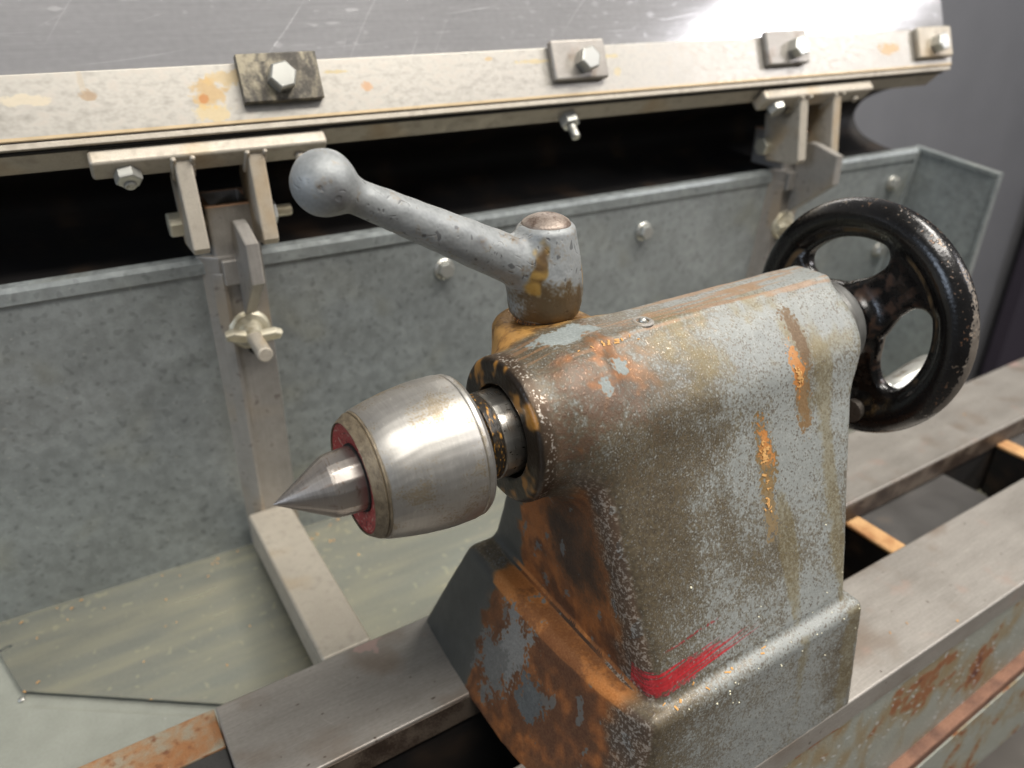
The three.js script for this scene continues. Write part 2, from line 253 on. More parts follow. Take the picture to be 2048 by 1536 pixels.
// ---------------------------------------------------------------- the lathe bed
{
  const t = thing('lathe_bed', 'long cast iron lathe bed with two worn steel ways and a slot between them', 'lathe bed');
  const wayUV = (g) => { const p = g.attributes.position, uv = g.attributes.uv; for (let i = 0; i < p.count; i++) uv.setXY(i, p.getX(i) / 2 + 0.1, (p.getZ(i) + p.getY(i) * 0.9) / 1); return g; };
  const box = (a, b, r, per) => bar(a, b, r, per);
  part('bed_way', wayUV(box([-1.2, -0.052, -0.602], [4.5, 0, -0.4185], 0.004)), way, t);
  part('bed_way', wayUV(box([0.0385, -0.052, -0.932], [4.5, 0, -0.746], 0.004)), way, t);
  part('bed_rail', box([-1.2, -0.5, -0.6], [4.5, -0.0525, -0.4215], 0.003, 0.8), paintRust, t);
  part('bed_rail', box([-1.4, -0.5, -0.93], [4.5, -0.0525, -0.7485], 0.003, 0.8), troughInk, t);
  part('way_side', box([-1.2, -0.055, -0.4225], [4.5, -0.0035, -0.4192], 0.001, 0.8), paintRust, t);
  part('way_side', box([0.04, -0.0525, -0.7458], [4.5, -0.004, -0.7438], 0.0008, 0.4), sideRust, t, 'dark rusty side of the rear way in the slot');
  part('way_seat', box([-1.4, -0.052, -0.951], [0.0375, -0.022, -0.872], 0.003, 0.3), seatRust, t, 'rusty painted strip beyond the end of the rear way');
  part('way_seat', box([-1.4, -0.052, -0.8715], [0.037, -0.024, -0.746], 0.003, 0.5), darkSteel, t, 'dark machined strip beyond the end of the rear way');
  // lower front rail: a rusty ledge that climbs a little towards the far end, and the panel under it
  const rail = (y0, y1, z, h, name, mat) => { const s = new THREE.Shape(); s.moveTo(-1.2, -0.6); s.lineTo(4.5, -0.16 + y1 - 0.3); s.lineTo(4.5, 0.078 + y1); s.lineTo(-1.2, -0.595 + y0); const g = new THREE.ExtrudeGeometry(s, { depth: h, bevelEnabled: true, bevelThickness: 0.004, bevelSize: 0.003, bevelSegments: 2 }); g.translate(0, 0, z); part(name, boxUV(g, 0.5, 0.3, 0.1), mat, t); };
  rail(0, 0, -0.4215, 0.018, 'ledge', surface(512, 512, (u, v) => { const a = fbm(u * 9, v * 9, 3, 4, 9), c = n3(u * 120, v * 120, 4, 120); return [mix([128, 92, 72], [86, 60, 48], ss(-0.3, 0.5, a)).map((q) => q + 10 * c), 0.8, 0, 0.5 + 0.3 * a + 0.2 * c]; }, 0.0006)); rail(-0.028, -0.028, -0.4215, 0.024, 'bed_apron', paintRust);
  for (const x of [-0.4, 0.73, 1.306, 1.895, 2.47, 3.05]) {           // cross webs in the slot
    const w = part('cross_web', box([x + 0.002, -0.5, -0.7435], [x + 0.044, -0.055, -0.6003], 0.004, 0.3), troughInk, t); part('web_top', box([x, -0.056, -0.7434], [x + 0.046, -0.044, -0.6004], 0.008, 0.3), rustRaw, w, 'tan worn top edge of the web');
    part('web_plate', box([x + 0.0465, -0.07, -0.7481], [x + 0.375, -0.058, -0.6005], 0.002, 0.5), darkSteel, t);
  }
  part('bed_floor', box([-1.2, -0.56, -0.76], [4.5, -0.5, -0.59], 0.003), black, t);
}

// ---------------------------------------------------------------- chip hood behind the bed; its frame stands at a slight angle to the bed
const TH = -Math.atan(0.045), RX = new THREE.Vector3(Math.cos(TH), 0, -Math.sin(TH)), RZ = new THREE.Vector3(Math.sin(TH), 0, Math.cos(TH));
const rear = (x, y, z) => [0.25 + RX.x * x + RZ.x * z, y, -1.42 + RX.z * x + RZ.z * z];
const rThing = (name, label, category, [x, y, z], group) => thing(name, label, category, rear(x, y, z), group, [0, TH, 0]);
const tilt = (g, ang, y, z) => { g.rotateX(ang); g.translate(0, y, z); return g; };
{
  const t = rThing('chip_hood', 'galvanised sheet metal chip hood running behind the lathe bed', 'chip hood', [0, 0, 0]);
  const prof = (pts, x0, x1, name, mat = galv) => part(name, prism(pts, x1 - x0, 'x', x0, 0.0015), mat, t);
  prof([[-0.013, -0.112], [-0.006, -0.116], [0.0625, 0.562], [0.0555, 0.565]], -1.4, 1.898, 'back_panel');
  prof([[0.0535, 0.5395], [0.0645, 0.538], [0.0655, 0.558], [0.062, 0.566], [0.05, 0.5695]], -1.4, 1.898, 'folded_edge');
  part('end_cheek', prism([[0.05, 0.5667], [0.2953, 0.538], [0.285, 0.2473], [0.27, -0.16], [-0.012, -0.112]], 0.008, 'x', 1.899, 0.002), galv, t);
  part('cheek_edge', prism([[0.046, 0.5715], [0.299, 0.543], [0.299, 0.531], [0.046, 0.56]], 0.02, 'x', 1.89, 0.003), galv, t);
  part('corner_seam', prism([[0.0, 0.0], [0.012, 0.0], [0.068, 0.558], [0.056, 0.558]], 0.02, 'x', 1.878, 0.004), galv, t);
  part('cheek_hem', prism([[0.274, -0.1], [0.287, -0.1], [0.301, 0.53], [0.288, 0.53]], 0.018, 'x', 1.889, 0.004), galv, t);
  // corner sheet lapped over the pan at the left
  const panUV = (p, i) => [p.getX(i) / 2 + 0.3, p.getZ(i) / 0.7];
  const lap = (pts, lift, name, uvOf) => { const g = prism(pts.map(([x, z]) => [x, z]), 0.003, 'y', 0, 0.0008); const p = g.attributes.position; for (let i = 0; i < p.count; i++) p.setY(i, p.getY(i) - 0.1105 - 0.1377 * (p.getZ(i) + 0.012) + lift); g.computeVertexNormals(); if (uvOf) for (let i = 0; i < p.count; i++) g.attributes.uv.setXY(i, ...uvOf(p, i)); part(name, g, uvOf ? panSheet : cornerSheet, t); };
  lap([[-0.522, -0.014], [1.898, -0.014], [1.898, 0.62], [0.27, 0.62], [0.1, 0.516], [-0.2, 0.339], [-0.483, 0.172], [-0.518, 0.0645]], 0.003, 'bottom_pan', panUV);
  lap([[-1.4, -0.014], [-0.5, -0.014], [-0.45, 0.15], [-0.18, 0.3], [0.32, 0.6], [0.3, 0.66], [-1.4, 0.66]], -0.009, 'corner_sheet');
  lap([[-1.4, 0.195], [-0.515, 0.195], [-0.488, 0.2], [-0.2, 0.366], [0.1, 0.543], [0.2, 0.66], [-1.4, 0.66]], -0.003, 'corner_flange');
  for (const [x, z] of [[-0.486, 0.183], [-0.271, 0.332]]) part('rivet', at(cyl(0.006, 0.004, 'y', 16, 0.4), x, -0.113 - 0.1377 * z - 0.003, z - 0.002), zinc, t);
  for (const [x, y, z] of [[0.4266, 0.4656, 0.0466], [0.9374, 0.469, 0.0469], [1.8143, 0.4769, 0.0477], [1.848, 0.271, 0.0271]]) { const b = part('hex_screw', at(hexHead(0.017, 0.012), x, y, z + 0.013), zinc, t); part('washer', at(cyl(0.022, 0.005), x, y, z + 0.0075), zinc, b); }
  // curved dark trough between the hood and the lid
  const C = new THREE.CatmullRomCurve3([[0.035, 0.557], [-0.04, 0.568], [-0.105, 0.592], [-0.135, 0.632], [-0.118, 0.672], [-0.06, 0.706], [0.02, 0.731], [0.075, 0.745]].map(([z, y]) => new THREE.Vector3(z, y, 0)));
  const inner = C.getPoints(40).map((v) => [v.x, v.y]), outer = C.getPoints(40).map((v, i) => { const k = C.getTangent(i / 40); return [v.x - k.y * 0.008, v.y + k.x * 0.008]; }).reverse();
  const prof2 = [...inner, ...outer]; part('suction_trough', prism(prof2, 3.24, 'x', -1.4, 0), troughInk, t);
}
{ // lid: tilted sheet with a clamping strip, four clamp plates
  const L = rThing('hood_lid', 'tilted grey metal lid of the hood with a bright bolted strip along its lower edge', 'lid', [0, 0.791, 0.129]);
  L.rotation.order = 'YXZ'; L.rotation.set(-0.389, TH, 0);
  const SC = scratches(2048, 512, 300, 0.09, (r) => (r < 0.6 ? (r - 0.3) * 0.5 : (r - 0.5) * 3), 0.004, 11);
  const sheet = surface(2048, 512, (u, v) => {
    const a = fbm(u * 8, v * 2, 2, 4), l = n3(u * 30, v * 150, 5), c = n3(u * 300, v * 80, 7); let k = 160 + 8 * a + 4 * l + 4 * c; const sc = SC(u, v);
    k += 20 * sc; const d = ss(0.5, 0.7, n3(u * 150, v * 60, 31) + 0.5 * a); k += 8 * d; return [[k * 0.985, k * 0.98, k * 0.985], 0.13 + 0.06 * a + 0.02 * l + 0.12 * sc + 0.06 * d, 0.4, 0.5 + 0.1 * l + 0.3 * sc];
  }, 0.00004);
  const uvX = (g, x0, w, h) => { const p = g.attributes.position, uv = g.attributes.uv; for (let i = 0; i < p.count; i++) uv.setXY(i, (p.getX(i) - x0) / w, p.getY(i) / h); return g; };
  part('lid_sheet', uvX(bar([-1.4, 0.004, -0.0175], [1.8346, 0.62, -0.009], 0.002), -1.4, 3.24, 0.62), sheet, L);
  const stains = [[-0.145, 0.058, 0.012, 0.008, [150, 116, 78]], [-0.15, 0.075, 0.004, 0.02, [182, 168, 146]], [0.02, 0.05, 0.024, 0.022, [190, 146, 78]], [0.012, 0.042, 0.007, 0.007, [172, 96, 34]], [0.05, 0.07, 0.03, 0.012, [196, 164, 106]], [0.02, 0.02, 0.03, 0.012, [206, 178, 120]], [0.275, 0.045, 0.009, 0.009, [198, 140, 90]], [0.225, 0.07, 0.02, 0.003, [196, 172, 116]], [0.51, 0.077, 0.008, 0.003, [196, 160, 104]], [0.6, 0.068, 0.035, 0.004, [196, 172, 120]], [0.775, 0.07, 0.02, 0.004, [200, 180, 130]], [0.79, 0.04, 0.009, 0.008, [206, 188, 146]], [1.6, 0.05, 0.035, 0.014, [206, 160, 104]], [-0.225, 0.055, 0.03, 0.008, [206, 190, 158]]];
  const strip = surface(2048, 128, (u, v) => {
    const x = -1.4 + u * 3.236, y = v * 0.094, a = fbm(u * 40, v * 1.4, 2, 4), b = n3(x * 60, y * 110, 3), c = n3(x * 160, y * 220, 9);
    let col = [170, 166, 158].map((q) => q + 10 * a + 10 * b + 8 * c); col = mix(col, [166, 158, 148], 0.5 * ss(0.0, 0.7, b + a + 0.4 * c)); let wet = 0;
    for (const [sx, sy, rx, ry, k] of stains) { const d = ((x - sx) / rx) ** 2 + ((y - sy) / ry) ** 2, m = ss(1.4, 0.5, d + 0.9 * n3(x * 70, y * 70, 4) + 0.5 * n3(x * 200, y * 200, 8)); col = mix(col, k, m * 0.55); wet = Math.max(wet, m); }
    if (y < 0.006) col = mix(col, [190, 166, 128], 0.8);
    return [col, 0.44 + 0.08 * b + 0.1 * wet, 0.5 * (1 - wet), 0.5 + 0.2 * b + 0.15 * c];
  }, 0.00004);
  part('clamping_strip', uvX(bar([-1.4, 0, -0.0085], [1.8362, 0.0915, 0.001], 0.002), -1.4, 3.236, 0.094), strip, L);
  part('rubber_seal', bar([-1.4, -0.014, -0.03], [1.82, -0.0005, -0.012], 0.003), black, L);
  part('bottom_strip', bar([-1.4, -0.0105, -0.0118], [1.834, -0.0008, -0.002], 0.002), steelPale, L);
  const plates = [[0.068, 0.194, 0.13, 0.0595, 0.0], [0.636, 0.758, 0.706, 0.0585, 0.01], [1.183, 1.309, 1.264, 0.058, -0.01], [1.692, 1.8215, 1.757, 0.049, 0.015]];
  plates.forEach(([x0, x1, bx, by, rot], i) => {
    const dy = i === 3 ? -0.008 : 0, g = bar([x0, 0.0265 + dy, 0.0015], [x1, 0.1 + dy, 0.0175], i ? 0.005 : 0.002, 0.5);
    const p = part('clamp_plate', g, i === 0 ? darkPlate : i === 3 ? steelPale : way, L, ['clamp plate with blackened streaks', 'plain grey clamp plate with rounded corners', 'thick grey clamp plate in the bright reflection', 'pale clamp plate at the lid corner'][i]);
    part('bolt', at(hexHead(0.0225, 0.024), bx, by, 0.0178), zinc, p);
  });
}
{ // flange along the trough's upper lip
  const t = rThing('hinge_flange', 'long narrow metal flange under the lid that carries both hinge brackets', 'flange', [0, 0.7745, 0.112]);
  part('flange_bar', tilt(bar([-1.4, -0.045, -0.007], [1.815, 0, 0.006], 0.002), Math.PI / 4, 0, 0), steelPale, t);
  for (const x of [-0.118, 0.69]) { const b = part('bolt', tilt(at(hexHead(0.02, 0.02), x, -0.032, 0.0065), Math.PI / 4, 0, 0), zinc, t); part('bolt_end', tilt(at(cyl(0.009, 0.035), x, -0.032, 0.02), Math.PI / 4, 0, 0), zinc, b); }
}
function hinge() {
  const t = rThing('hinge_bracket', 'pale steel hinge bracket with two arms over the left post, nearest the ball lever', 'hinge bracket', [0, 0, 0], 'hinge brackets of the lid');
  part('hinge_plate', tilt(bar([-0.166, -0.044, 0], [0.19, 0, 0.025], 0.006, 0.4), Math.PI / 4, 0.7715, 0.122), steelPale, t);
  for (const x of [-0.051, 0.0595]) {
    part('arm', prism([[0.06, 0.725], [0.13, 0.757], [0.154, 0.61], [0.147, 0.6], [0.055, 0.592], [0.044, 0.602], [0.03, 0.7]], 0.026, 'x', x, 0.003, 0.4), steelPale, t);
    const beads = []; for (let k = 0; k < 9; k++) for (const sd of [0, 1]) { const b = new THREE.SphereGeometry(0.005 + 0.002 * rnd(), 8, 6); b.scale(0.8, 0.8, 1.1); beads.push(at(b, x + sd * 0.026 + (sd ? 0.001 : -0.001), 0.748 - k * 0.0042 + 0.001 * rnd(), 0.135 - k * 0.0046)); } part('weld', mergeGeometries(beads), steelPale, t);
  }
  const b = part('pivot_bolt', at(hexHead(0.0225, 0.02, '-x'), -0.0515, 0.627, 0.05), zincYellow, t);
  part('shank', at(cyl(0.0105, 0.185, 'x', 16), -0.05, 0.627, 0.05), zincYellow, b);
  part('nut', at(hexHead(0.021, 0.022, 'x'), 0.086, 0.627, 0.05), zinc, b);
  part('bolt', tilt(at(hexHead(0.02, 0.016), -0.118, -0.03, 0.0255), Math.PI / 4, 0.7715, 0.122), zinc, t);
  part('bolt', tilt(at(cyl(0.008, 0.008), 0.145, -0.028, 0.0255), Math.PI / 4, 0.7715, 0.122), steelPale, t);
  return t;
}
const hinge0 = hinge();
function place(o, name, dx, label) { const r = o.clone(); r.name = numbered(name); const [x, , z] = rear(dx, 0, 0), [x0, , z0] = rear(0, 0, 0); r.position.x += x - x0; r.position.z += z - z0; r.userData = { ...o.userData, label }; scene.add(r); return r; }
place(hinge0, 'hinge_bracket', 1.352, 'pale steel hinge bracket with two arms at the far right, behind the handwheel');
function post() {
  const t = rThing('hinge_post', 'square steel post bolted to the hood under the left hinge, with a wing nut', 'post', [0, 0, 0], 'posts that carry the hinges');
  const tube = new THREE.Shape(), hole = new THREE.Path(), rr = (s, x0, y0, x1, y1, r) => { s.moveTo(x0 + r, y0); s.lineTo(x1 - r, y0); s.quadraticCurveTo(x1, y0, x1, y0 + r); s.lineTo(x1, y1 - r); s.quadraticCurveTo(x1, y1, x1 - r, y1); s.lineTo(x0 + r, y1); s.quadraticCurveTo(x0, y1, x0, y1 - r); s.lineTo(x0, y0 + r); s.quadraticCurveTo(x0, y0, x0 + r, y0); };
  rr(tube, -0.012, -0.034, 0.07, 0.078, 0.009); rr(hole, -0.003, -0.025, 0.061, 0.069, 0.006); tube.holes.push(hole);
  const tg = (y0, y1) => { const g = new THREE.ExtrudeGeometry(tube, { depth: y1 - y0, bevelEnabled: false, curveSegments: 6 }); g.rotateX(Math.PI / 2); g.translate(0, y1, 0); return boxUV(g, 0.5, ...J()); };
  part('post_tube', tg(0.57, 0.655), postSteel, t);
  const rim = new THREE.Shape(), rh = new THREE.Path(); rr(rim, -0.0125, -0.0345, 0.0705, 0.0785, 0.009); rr(rh, -0.0035, -0.0255, 0.0615, 0.0695, 0.006); rim.holes.push(rh);
  const rg = new THREE.ExtrudeGeometry(rim, { depth: 0.003, bevelEnabled: false }); rg.rotateX(Math.PI / 2); rg.translate(0, 0.6565, 0); part('tube_rim', rg, copper, t);
  const lean = (g) => { const p = g.attributes.position; for (let i = 0; i < p.count; i++) p.setZ(i, p.getZ(i) + 0.1 * p.getY(i)); g.computeVertexNormals(); return g; };
  part('post_bar', lean(prism([[-0.04, 0.002], [-0.008, 0.028], [0.066, 0.028], [0.072, 0.002]], 0.69, 'y', -0.12, 0.002, 0.5)), postSteel, t);
  part('side_strip', lean(prism([[-0.0215, 0.0185], [-0.006, 0.031], [0.0, 0.031], [-0.014, 0.019]], 0.6, 'y', -0.06, 0.0015, 0.5)), postSteel, t);
  part('stop_fin', prism([[0.085, 0.6], [0.1, 0.632], [0.12, 0.64], [0.14, 0.638], [0.205, 0.622], [0.206, 0.555], [0.085, 0.46]], 0.022, 'x', 0.02, 0.003, 0.4), postSteel, t);
  part('end_stop', bar([-0.004, 0.52, 0.079], [0.034, 0.565, 0.095], 0.003), postSteel, t);
  part('slot', lean(prism(Array.from({ length: 24 }, (_, i) => { const a = i / 24 * Math.PI * 2; return [0.03 + 0.012 * Math.cos(a), 0.012 * Math.sin(a)]; }).map(([x, y]) => [x, y + 0.385]), 0.002, 'z', 0.029, 0)), black, t);
  part('washer', at(cyl(0.037, 0.008, 'z', 32), 0.026, 0.425, 0.072), zincYellow, t);
  const nut = part('wing_nut', at(lathe([[0, 0], [0, 0.021], [0.012, 0.019], [0.03, 0.013], [0.032, 0]], 24, 'z'), 0.026, 0.425, 0.08), zincYellow, t);
  for (const s of [-1, 1]) { const g = prism([[0, -0.006], [0.02, -0.01], [0.048, -0.002], [0.05, 0.012], [0.036, 0.018], [0.012, 0.012]], 0.016, 'z', -0.008, 0.005); g.rotateX(0.5); g.scale(s, 1, 1); if (s < 0) { const ix = g.attributes.position; for (let i = 0; i < ix.count; i += 3) { for (const a of ['position', 'uv', 'normal']) { const A = g.attributes[a], n = A.itemSize; for (let k = 0; k < n; k++) { const q = A.array[(i + 1) * n + k]; A.array[(i + 1) * n + k] = A.array[(i + 2) * n + k]; A.array[(i + 2) * n + k] = q; } } } g.computeVertexNormals(); } g.rotateZ(-0.15); part('wing', at(g, 0.026, 0.42, 0.098), zincYellow, nut); }
  part('stud', at(cyl(0.0135, 0.088, 'z', 20), 0.026, 0.421, 0.1), steelPale, t);
  return t;
}
const post0 = post();
place(post0, 'hinge_post', 1.352, 'square steel post on the hood at the far right, half hidden behind the handwheel');
{
  const t = thing('support_arm', 'pale square steel tube reaching from the left post down to the rear way', 'support arm', [0.212, -0.09, -1.395]);
  part('arm_tube', bar([0, 0, 0], [0.088, 0.085, 0.458], 0.007, 0.5), steelPale, t);
}

// ---------------------------------------------------------------- tailstock
const AX0 = 0.516, AZ0 = -0.674;
function castSdf(x, y, z) {
  const zc = z - AZ0, t = cl(y / 0.2), zz = zc / 0.25;
  const xl = 0.384 + 0.058 * t + (zz > 0 ? 0.06 : 0.012) * zz * zz * (1 - 0.5 * t), xr = 0.886 - 0.016 * t, hf = 0.2545 - 0.014 * t, hb = 0.2545 - 0.08 * t;
  const base = sdBox(x - (xl + xr) / 2, y - 0.07, zc - (hf - hb) / 2, (xr - xl) / 2, 0.133, (hf + hb) / 2, 0.014);
  const pf = cl(0.217 - 0.385 * (y - 0.22), 0.08, 0.219), pb = cl(0.17 - 0.4 * (y - 0.22), 0.078, 0.175), xl2 = 0.488 - 0.06 * (y - 0.213), xr2 = 0.862 + 0.25 * (y - 0.23);
  const ped = sdBox(x - (xl2 + xr2) / 2, y - 0.3, zc - (pf - pb) / 2, (xr2 - xl2) / 2, 0.25, (pf + pb) / 2, 0.024);
  const r = len2(y - AX0, zc);
  const bar_ = smin(sdCyl(r, x - 0.7, 0.0935, 0.253, 0.022), sdCyl(r, x - 0.46, 0.0915, 0.058, 0.009), 0.03);
  const boss = sdCyl(len2(x - 0.522, z + 0.765), y - 0.5, 0.066, 0.102, 0.014);
  const flat = sdBox(x - 0.735, y - 0.583, zc + 0.008, 0.212, 0.0285, 0.03, 0.006);
  let d = smin(base, ped, 0.014); d = smin(d, bar_, 0.04); d = smin(d, boss, 0.035); d = smin(d, flat, 0.022);
  d = smax(d, -sdCyl(r, x - 0.38, 0.058, 0.05, 0.003), 0.004);
  return Math.max(d, -0.006 - y) + 0.0009 * n3(x * 45, y * 45, z * 45) * 0.6;
}
const ORANGE = [184, 116, 52];
// patches that the iron carries where they are: bare paint, orange wood rust, the red marker stroke
const MARKS = [
  { p: [0.499, 0.612, -0.682], r: [0.046, 0.03, 0.02], c: [122, 128, 126], n: 0.5, h: 0.15 }, { p: [0.535, 0.6, -0.615], r: [0.012, 0.02, 0.014], c: [122, 128, 126], n: 0.7 }, { p: [0.5, 0.575, -0.6], r: [0.01, 0.02, 0.01], c: [122, 128, 126], n: 0.8 },
  { p: [0.42, 0.135, -0.685], r: [0.08, 0.06, 0.04], c: [112, 111, 107], n: 1.1, h: 0.1 }, { p: [0.41, 0.085, -0.715], r: [0.08, 0.05, 0.035], c: [94, 93, 89], n: 1.2 }, { p: [0.42, 0.1, -0.62], r: [0.08, 0.035, 0.03], c: [80, 82, 81], n: 1.3 },
  { p: [0.82, 0.57, -0.59], r: [0.013, 0.055, 0.05], c: [98, 78, 54], n: 0.9, s: 0.5 }, { p: [0.809, 0.5, -0.56], r: [0.014, 0.045, 0.05], c: [112, 88, 58], n: 0.9, s: 0.6 }, { p: [0.803, 0.54, -0.575], r: [0.009, 0.028, 0.04], c: ORANGE, n: 1.5, s: 1.1, o: 0.75 },
  { p: [0.728, 0.44, -0.54], r: [0.014, 0.05, 0.05], c: [106, 88, 58], n: 0.9, s: 0.7 }, { p: [0.729, 0.45, -0.545], r: [0.009, 0.026, 0.05], c: ORANGE, n: 1.5, s: 1.1, o: 0.75 }, { p: [0.724, 0.385, -0.52], r: [0.012, 0.05, 0.05], c: [118, 96, 62], n: 0.9, s: 0.9, o: 0.8 },
];
function castPaint(x, y, z, nx, ny, nz) {
  const f1 = fbm(x * 8, y * 8, z * 8, 3), f2 = fbm(x * 34, y * 34, z * 34, 3), f3 = n3(x * 210, y * 190, z * 210), f4 = n3(x * 430, y * 430, z * 430), f5 = n3(x * 64, y * 40, z * 64), f6 = n3(x * 105, y * 95, z * 105);
  const speck = 0.45 * f3 + 0.5 * f4 + 0.18 * f6, end = ss(-0.4, -0.72, nx + 0.12 * f2), shoulder = ss(0.62, 0.5, x + 0.04 * f1) * ss(0.42, 0.52, y) * (1 - end);
  let bias = -0.3 + 0.8 * ss(0.62, 0.47, x + 0.05 * f1) + 0.5 * ss(0.15, 0.03, len2((x - 0.59) * 0.9, (y - 0.47) * 0.55)) - 0.2 * ss(0.66, 0.8, x) * ss(0.3, 0.45, y) + 0.12 * ss(0.2, 0.3, y) * ss(0.42, 0.34, y);
  let col = [130, 133, 130].map((q) => q + 8 * f1 + 6 * f2 + 9 * f4), ro = 0.52, me = 0.05, he = 0.55 + 0.14 * f4 + 0.12 * f3;
  const wear = ss(-0.6, 0.62, speck * 1.05 + 0.45 * f2 + 0.75 * f1 + 0.3 * n3(x * 16, y * 2.5, z * 4 + 9) * ss(0.5, 0.8, nz) + bias);
  col = mix(col, mix([60, 50, 37], [98, 86, 64], cl(0.5 + 0.6 * f3 + 0.4 * f2)), wear * 0.9); he -= wear * 0.2; ro = lerp(ro, 0.5, wear); me = lerp(me, 0.3, wear);
  col = mix(col, [54, 45, 36], 0.75 * ss(0.3, 0.6, f4 + 0.4 * f3 + 0.25 * f2)); col = mix(col, [158, 160, 156], 0.5 * ss(0.25, 0.6, -f4 + 0.4 * f6 - 0.3 * wear));
  const run = ss(0.15, 0.5, n3(x * 24, y * 1.8, 3) + 0.5 * f1 + 0.3 * f2 + 0.15 * f3) * ss(0.5, 0.85, nz) * ss(0.6, 0.75, x); col = mix(col, [112, 98, 64], run * 0.42);
  const gold = ss(0.0, 0.4, f1 + 0.5 * f2) * ss(0.35, 0.7, ny) * (1 - end); col = mix(col, [120, 104, 62], gold * 0.45 * ss(0.5, 0.56, y));
  const ridge = ss(0.5, 0.8, ny) * ss(0.604, 0.609, y) * ss(0.0, 0.4, n3(x * 6, y * 20, z * 160) + 0.4 * f2); col = mix(col, [140, 104, 74], ridge * 0.6);
  // bright bare sparkle of the rough iron on worn places
  const bare = ss(0.32, 0.52, 0.8 * f4 + 0.4 * f3 + 0.2 * f2) * cl(0.25 + 0.75 * wear); col = mix(col, [172, 170, 164], bare * 0.6); me = lerp(me, 0.6, bare); ro = lerp(ro, 0.4, bare); he += bare * 0.1;
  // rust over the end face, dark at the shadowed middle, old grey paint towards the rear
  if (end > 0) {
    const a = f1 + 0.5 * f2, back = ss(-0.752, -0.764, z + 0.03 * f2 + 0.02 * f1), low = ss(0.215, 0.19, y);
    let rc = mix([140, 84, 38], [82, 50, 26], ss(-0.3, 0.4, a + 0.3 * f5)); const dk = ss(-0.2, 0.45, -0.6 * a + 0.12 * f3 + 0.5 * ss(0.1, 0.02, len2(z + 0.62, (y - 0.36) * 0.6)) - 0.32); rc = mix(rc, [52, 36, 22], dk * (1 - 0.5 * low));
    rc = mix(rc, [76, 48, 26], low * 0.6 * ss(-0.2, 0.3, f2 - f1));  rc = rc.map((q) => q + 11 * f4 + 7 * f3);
    const fl = ss(0.5, 0.58, n3(x * 44, y * 30, z * 44) + 0.2 * f3 + 0.15 * ss(-0.56, -0.5, z)); rc = mix(rc, [92, 95, 95], fl * 0.8);
    const edge = ss(-0.52, -0.49, z + 0.03 * f2 + (y - 0.2) * 0.3); rc = mix(rc, mix([66, 56, 46], [140, 138, 132], ss(-0.1, 0.3, speck)), edge * 0.8);
    col = mix(col, mix(rc, [70, 69, 63].map((q) => q + 14 * f1 + 6 * f2 + 4 * f4), back), end); ro = lerp(ro, 0.74 - 0.1 * back, end); me *= 1 - end; he = lerp(he, 0.5 + 0.16 * f3 + 0.2 * f2 + 0.1 * f4 + 0.1 * fl, end * (1 - 0.6 * back));
  }
  const ledge = ss(0.25, 0.45, ny) * ss(0.5, 0.485, x) * ss(0.3, 0.27, y) * ss(-0.46, -0.5, z) * ss(-0.775, -0.76, z + 0.02 * f2); col = mix(col, mix([176, 112, 54], [120, 74, 36], ss(-0.2, 0.4, f1 + 0.7 * f2 + 0.2 * f3)).map((q) => q + 16 * f4), ledge * 0.92); me *= 1 - ledge; ro = lerp(ro, 0.75, ledge);
  // orange bloom with purple-brown scale on the shoulder, wood dust about the lever boss
  const bl = ss(0.0, 0.4, f2 + 0.6 * f1 + ss(0.09, 0.0, len3((x - 0.535) * 0.7, y - 0.6, (z + 0.625) * 0.9)) * 0.8 - 0.42);
  const pu = shoulder * ss(-0.1, 0.3, 0.5 * f1 + 0.5 * f2 + 0.3 * f3 + 0.25 * ss(0.09, 0.03, len3((x - 0.52) * 0.7, y - 0.585, z + 0.6)) - 0.05); col = mix(col, [84, 62, 48].map((q) => q + 10 * f4), pu * 0.7); col = mix(col, [146, 92, 48].map((q) => q + 22 * f4 + 12 * f3), bl * 0.65 * shoulder);
  const bossy = ss(-0.7, -0.725, z + 0.01 * f2) * ss(0.6, 0.56, x) * ss(0.45, 0.5, y); col = mix(col, mix([178, 132, 68], [112, 80, 42], ss(-0.2, 0.4, f2 + 0.3 * f3)), bossy * 0.9);
  const ring = ss(0.4095, 0.4045, x + 0.002 * f2) * ss(0.38, 0.4, y); if (ring > 0) { col = mix(col, mix([34, 26, 18], [160, 112, 48], ss(0.05, 0.45, f2 + 0.5 * f5)), ring); ro = lerp(ro, 0.36, ring); me = lerp(me, 0.1, ring); }
  const lip = ss(0.43, 0.415, x) * ss(0.38, 0.4, y) * (1 - ring) * (1 - end); col = mix(col, mix([66, 52, 40], [176, 172, 164], ss(0.05, 0.4, speck)), lip * 0.8); me = lerp(me, 0.6, lip);
  for (const m of MARKS) { const d = len3((x - m.p[0]) / m.r[0], (y - m.p[1]) / m.r[1], (z - m.p[2]) / m.r[2]); if (d > 2) continue; const k = ss(1.1, 0.85, d + m.n * (f2 + 0.5 * f3) + (m.s ?? 0) * speck) * (m.o ?? 1); col = mix(col, m.c.map((q) => q + 12 * f4 + 8 * f3), k); ro = lerp(ro, m.ro ?? 0.65, k); me = lerp(me, 0, k); he += k * (m.h ?? 0); }
